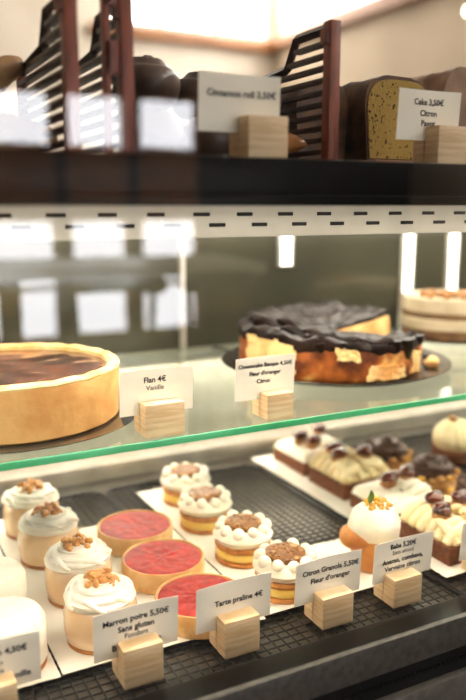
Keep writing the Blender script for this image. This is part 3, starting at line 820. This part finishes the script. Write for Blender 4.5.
rk = [o for o in COL.objects if o.name.startswith('bread_rack') and 'dark round buns' in o.get('label', '')][0]
bm = NB(); box(bm, -.020, -.0062, -.004, .006, .128, .139, bev=.001); box(bm, -.020, -.0062, -.004, .006, .072, .100, bev=.001); box(bm, -.0205, -.0145, -.004, .006, .0, .139, bev=.001)
build('hand_grip', bm, M['walnut'], rk)['label'] = 'open grip beside the post'
def bun(x, y, z, s, rz, label, proto=[None]):
    if proto[0] is None:
        bm = NB(); blob(bm, (0, 0, .03), (.036, .036, .030), .08, 40, 4)
        for v in bm.verts:
            if v.co.z < .004: v.co.z = .004 + (v.co.z - .004) * .2
            r = math.hypot(v.co.x, v.co.y); a = math.atan2(v.co.y, v.co.x)
            if v.co.z > .02: v.co.z += .0022 * math.cos(r * 420 - a)
            v.co.z -= .0035
        o = build('cinnamon_bun', bm, M['bun']); proto[0] = o
    else:
        o = proto[0].copy(); COL.objects.link(o)
    o.location = (x, y, z); o.rotation_euler = (0, 0, rz); o.scale = (s, s, s)
    tag(o, label, 'bun', 'dark round buns on the top deck')
bun(.300, .76, TZ, 1, 0, 'dark round bun at the bottom of the pile, beside the slatted rack')
bun(.372, .775, TZ, 1, 1, 'dark round bun at the bottom of the pile, behind the cinnamon roll card')
bun(.335, .84, TZ, 1, 2, 'dark round bun at the bottom rear of the pile')
bun(.408, .85, TZ, 1, 2.6, 'dark round bun at the bottom rear, farthest from the slatted rack')
bun(.302, .787, TZ + .056, 1, 3, 'dark round bun on top of the pile, topmost and nearest the slatted rack')
bun(.372, .805, TZ + .054, .9, 4, 'dark round bun in the middle of the upper layer of the pile')
bun(.418, .868, TZ + .05, .85, 5, 'dark round bun in the upper layer just behind the cinnamon roll card')

def loaf(x, y, w, d, h, name, label, cat, crust, inside, rz=0):
    p = thing(name, label, cat, (x, y, TZ + .0115), rz)
    sec = []
    for i in range(25):
        t = i / 24
        a = PI * t
        sec.append((w / 2 * math.copysign(abs(math.cos(a)) ** .55, math.cos(a)), h * .62 + h * .38 * math.sin(a) ** .8))
    sec = [(w * .44, 0)] + sec + [(-w * .44, 0)]
    bm = NB(); rows = []
    K = 16
    for j in range(K + 1):
        t = j / K; k = 1 if t < .8 else math.sqrt(max(.02, 1 - ((t - .8) / .2) ** 2 * .75))
        row = []
        for (sx, sz) in sec:
            q = Vector((sx * k, t * d, sz * (k if t > .8 else 1)))
            nn = .004 * noise.noise(q * 60) if sz > 0 else 0
            row.append(bm.verts.new((q.x * (1 + nn * 6), q.y, max(0, q.z + nn))))
        rows.append(row)
    for a, b in zip(rows, rows[1:]):
        for i in range(len(sec)):
            j = (i + 1) % len(sec); bm.faces.new((a[i], a[j], b[j], b[i]))
    bm.faces.new(rows[0]); bm.faces.new(list(reversed(rows[-1])))
    build('crust', bm, crust, p)
    if inside:
        bm = NB()
        f = [bm.verts.new((sx * .93, -.0015, max(.003, sz * .955))) for sx, sz in sec]
        b = [bm.verts.new((sx * .93, .001, max(.003, sz * .955))) for sx, sz in sec]
        bm.faces.new(f); bm.faces.new(list(reversed(b)))
        for i in range(len(sec)):
            j = (i + 1) % len(sec); bm.faces.new((f[i], b[i], b[j], f[j]))
        build('cut_face', bm, inside, p)['label'] = 'yellow cut face with black seeds'
    return p
tag(bx('bread_board', (.556, .95, .72, 1.0, TZ, TZ + .0115), M['oak'], None, .002), 'brown wooden board under the loaf cakes', 'board')
loaf(.512, .765, .072, .19, .088, 'loaf_cake', 'dark whole loaf cake seen between the slats of the rack beside the cut loaf', 'cake', M['loaf'], None)['group'] = 'loaf cakes on the top deck'
loaf(.607, .745, .100, .20, .098, 'loaf_cake', 'loaf cake with dark crust and yellow poppy seed cut face', 'cake', M['loaf'], M['loaf_in'])
loaf(.765, .775, .125, .18, .125, 'loaf_bread', 'large greyish brown uncut loaf at the right edge behind the cake card', 'bread', M['loaf_pale'], None)
# brown boat shaped pastry at the foot of the rack
bm = NB()
sweep(bm, [(-.034 + .068 * t, .004 * math.sin(PI * t), .012 + .012 * t + .006 * math.sin(PI * t)) for t in [i / 14 for i in range(15)]], lambda s: .0125 * math.sin(PI * (.04 + .92 * s)) ** .8, 14)
tag(build('boat_pastry', bm, M['baba'], None, loc=(.418, .705, TZ - .001)), 'small brown boat shaped pastry at the foot of the slatted rack', 'pastry')
# baguettes and bottles at the far left
def baguette(x, y, z, l, r, rz, ry, label):
    bm = NB()
    sweep(bm, [(-l / 2 + l * t, .004 * math.sin(t * 5), 0) for t in [i / 24 for i in range(25)]], lambda s: r * (math.sin(PI * (.03 + .94 * s)) ** .45) * (1 + .06 * math.sin(s * 42)), 16)
    o = build('baguette', bm, M['baguette']); o.location = (x, y, z); o.rotation_euler = (0, ry, rz)
    tag(o, label, 'bread', 'baguettes at the left of the top deck')
baguette(.112, .80, 1.354, .16, .020, .35, -.5, 'tan baguette leaning up against the slatted rack at the left')
baguette(.10, .77, TZ + .0245, .20, .026, .1, 0, 'tan baguette lying flat on the top deck at the left')
for (x, y, s, lab) in ((.122, .93, 1.0, 'grey upright bottle behind the baguettes at the left picture edge'), (.165, .945, .9, 'grey upright bottle behind the baguettes, next to the slatted rack')):
    bm = NB(); lathe(bm, [(0, 0), (.024 * s, 0), (.026 * s, .003), (.026 * s, .08 * s), (.012 * s, .10 * s), (.0115 * s, .15 * s), (.009 * s, .156 * s), (0, .157 * s)], 28)
    tag(build('bottle', bm, M['grey_glass'], None, loc=(x, y, TZ)), lab, 'bottle', 'grey bottles on the top deck')

t = thing('high_table', 'tall pale topped table seen as a reflection in the front glass at the left', 'table', (1.05, -1.75, 0), .1)
bx('table_top', (-.55, .45, -.28, .28, .99, 1.03), M['plaster'], t, .004)
for x in (-.5, .4):
    for y in (-.24, .24): bx('leg', (x - .02, x + .02, y - .02, y + .02, 0, .99), M['black_mat'], t, .002)
bx('foot_rest', (-.48, .38, -.01, .01, .22, .25), M['black_mat'], t, .002)
bx('side_stretcher', (-.51, -.49, -.22, .22, .22, .25), M['black_mat'], t, .002)
bx('side_stretcher', (.39, .41, -.22, .22, .22, .25), M['black_mat'], t, .002)
p = thing('bar_stool', 'x', 'stool')
bm = NB(); lathe(bm, [(0, .68), (.15, .68), (.165, .69), (.165, .715), (.14, .725), (0, .72)], 28); build('seat', bm, M['walnut_dark'], p)
for i in range(4):
    a = PI / 4 + PI / 2 * i
    bm = NB(); sweep(bm, [(.12 * math.cos(a), .12 * math.sin(a), .685), (.19 * math.cos(a), .19 * math.sin(a), 0)], .013, 8); build('leg', bm, M['black_mat'], p)
bm = NB(); ring(bm, [(.165 * math.cos(i * PI / 16), .165 * math.sin(i * PI / 16), .25) for i in range(32)], .008); build('foot_ring', bm, M['black_mat'], p)
bm = NB(); sweep(bm, [(.165 * math.cos(R(a)), .165 * math.sin(R(a)), .98) for a in range(200, 341, 10)], .03, 10); build('back_rail', bm, M['walnut_dark'], p)
for a in (215, 325):
    bm = NB(); sweep(bm, [(.15 * math.cos(R(a)), .15 * math.sin(R(a)), .70), (.165 * math.cos(R(a)), .165 * math.sin(R(a)), .96)], .011, 8); build('back_post', bm, M['black_mat'], p)
spread(p, [(.80, -1.25, 0, .2, 'dark bar stool reflected in the front glass left of the pale upright'),
           (1.22, -1.22, 0, -.3, 'dark bar stool reflected in the front glass right of the pale upright')], 'bar stools reflected in the glass')

# pendant bulbs in the room behind
for i, (x, y, z, r, lab) in enumerate(((2.75, 3.0, 2.33, .032, 'small glowing pendant bulb high behind the loaf cake'), (2.95, 3.1, 2.22, .022, 'smaller dimmer pendant bulb just below the brighter one'))):
    t = thing('pendant_lamp', lab, 'lamp', (x, y, z), 0, 'pendant bulbs')
    bm = NB(); blob(bm, (0, 0, 0), (r, r, r * 1.15), 0, 1, 3); build('bulb', bm, M['bulb'], t)
    bm = NB(); sweep(bm, [(0, 0, r), (0, 0, RZ - z - .002)], .003, 6); lathe(bm, [(0, r * .9), (r * .5, r * .9), (r * .5, r * 1.7), (0, r * 1.8)], 14); build('cord', bm, M['black_mat'], t)

# ------------------------------------------------------------------ light
w = bpy.data.worlds.new('world'); SC.world = w; w.use_nodes = True
w.node_tree.nodes['Background'].inputs[0].default_value = (1, .95, .88, 1); w.node_tree.nodes['Background'].inputs[1].default_value = .4

# ------------------------------------------------------------------ camera
cam = bpy.data.cameras.new('camera'); co = bpy.data.objects.new('camera', cam); COL.objects.link(co); SC.camera = co
co.location = (0, 0, 1.25)
co.rotation_euler = (R(90) - math.atan(145 / 756), 0, R(-27.3))
cam.sensor_fit = 'VERTICAL'; cam.sensor_height = 36; cam.lens = 756 / 700 * 36
cam.clip_start = .02; cam.clip_end = 60
cam.dof.use_dof = True; cam.dof.focus_distance = .86; cam.dof.aperture_fstop = 2.4
SC.view_settings.view_transform = 'Standard'; SC.view_settings.look = 'None'; SC.view_settings.gamma = 1; SC.view_settings.exposure = .9
SC.view_settings.use_curve_mapping = False
SC.cycles.use_denoising = True
SC.cycles.transparent_max_bounces = 16; SC.cycles.max_bounces = 10
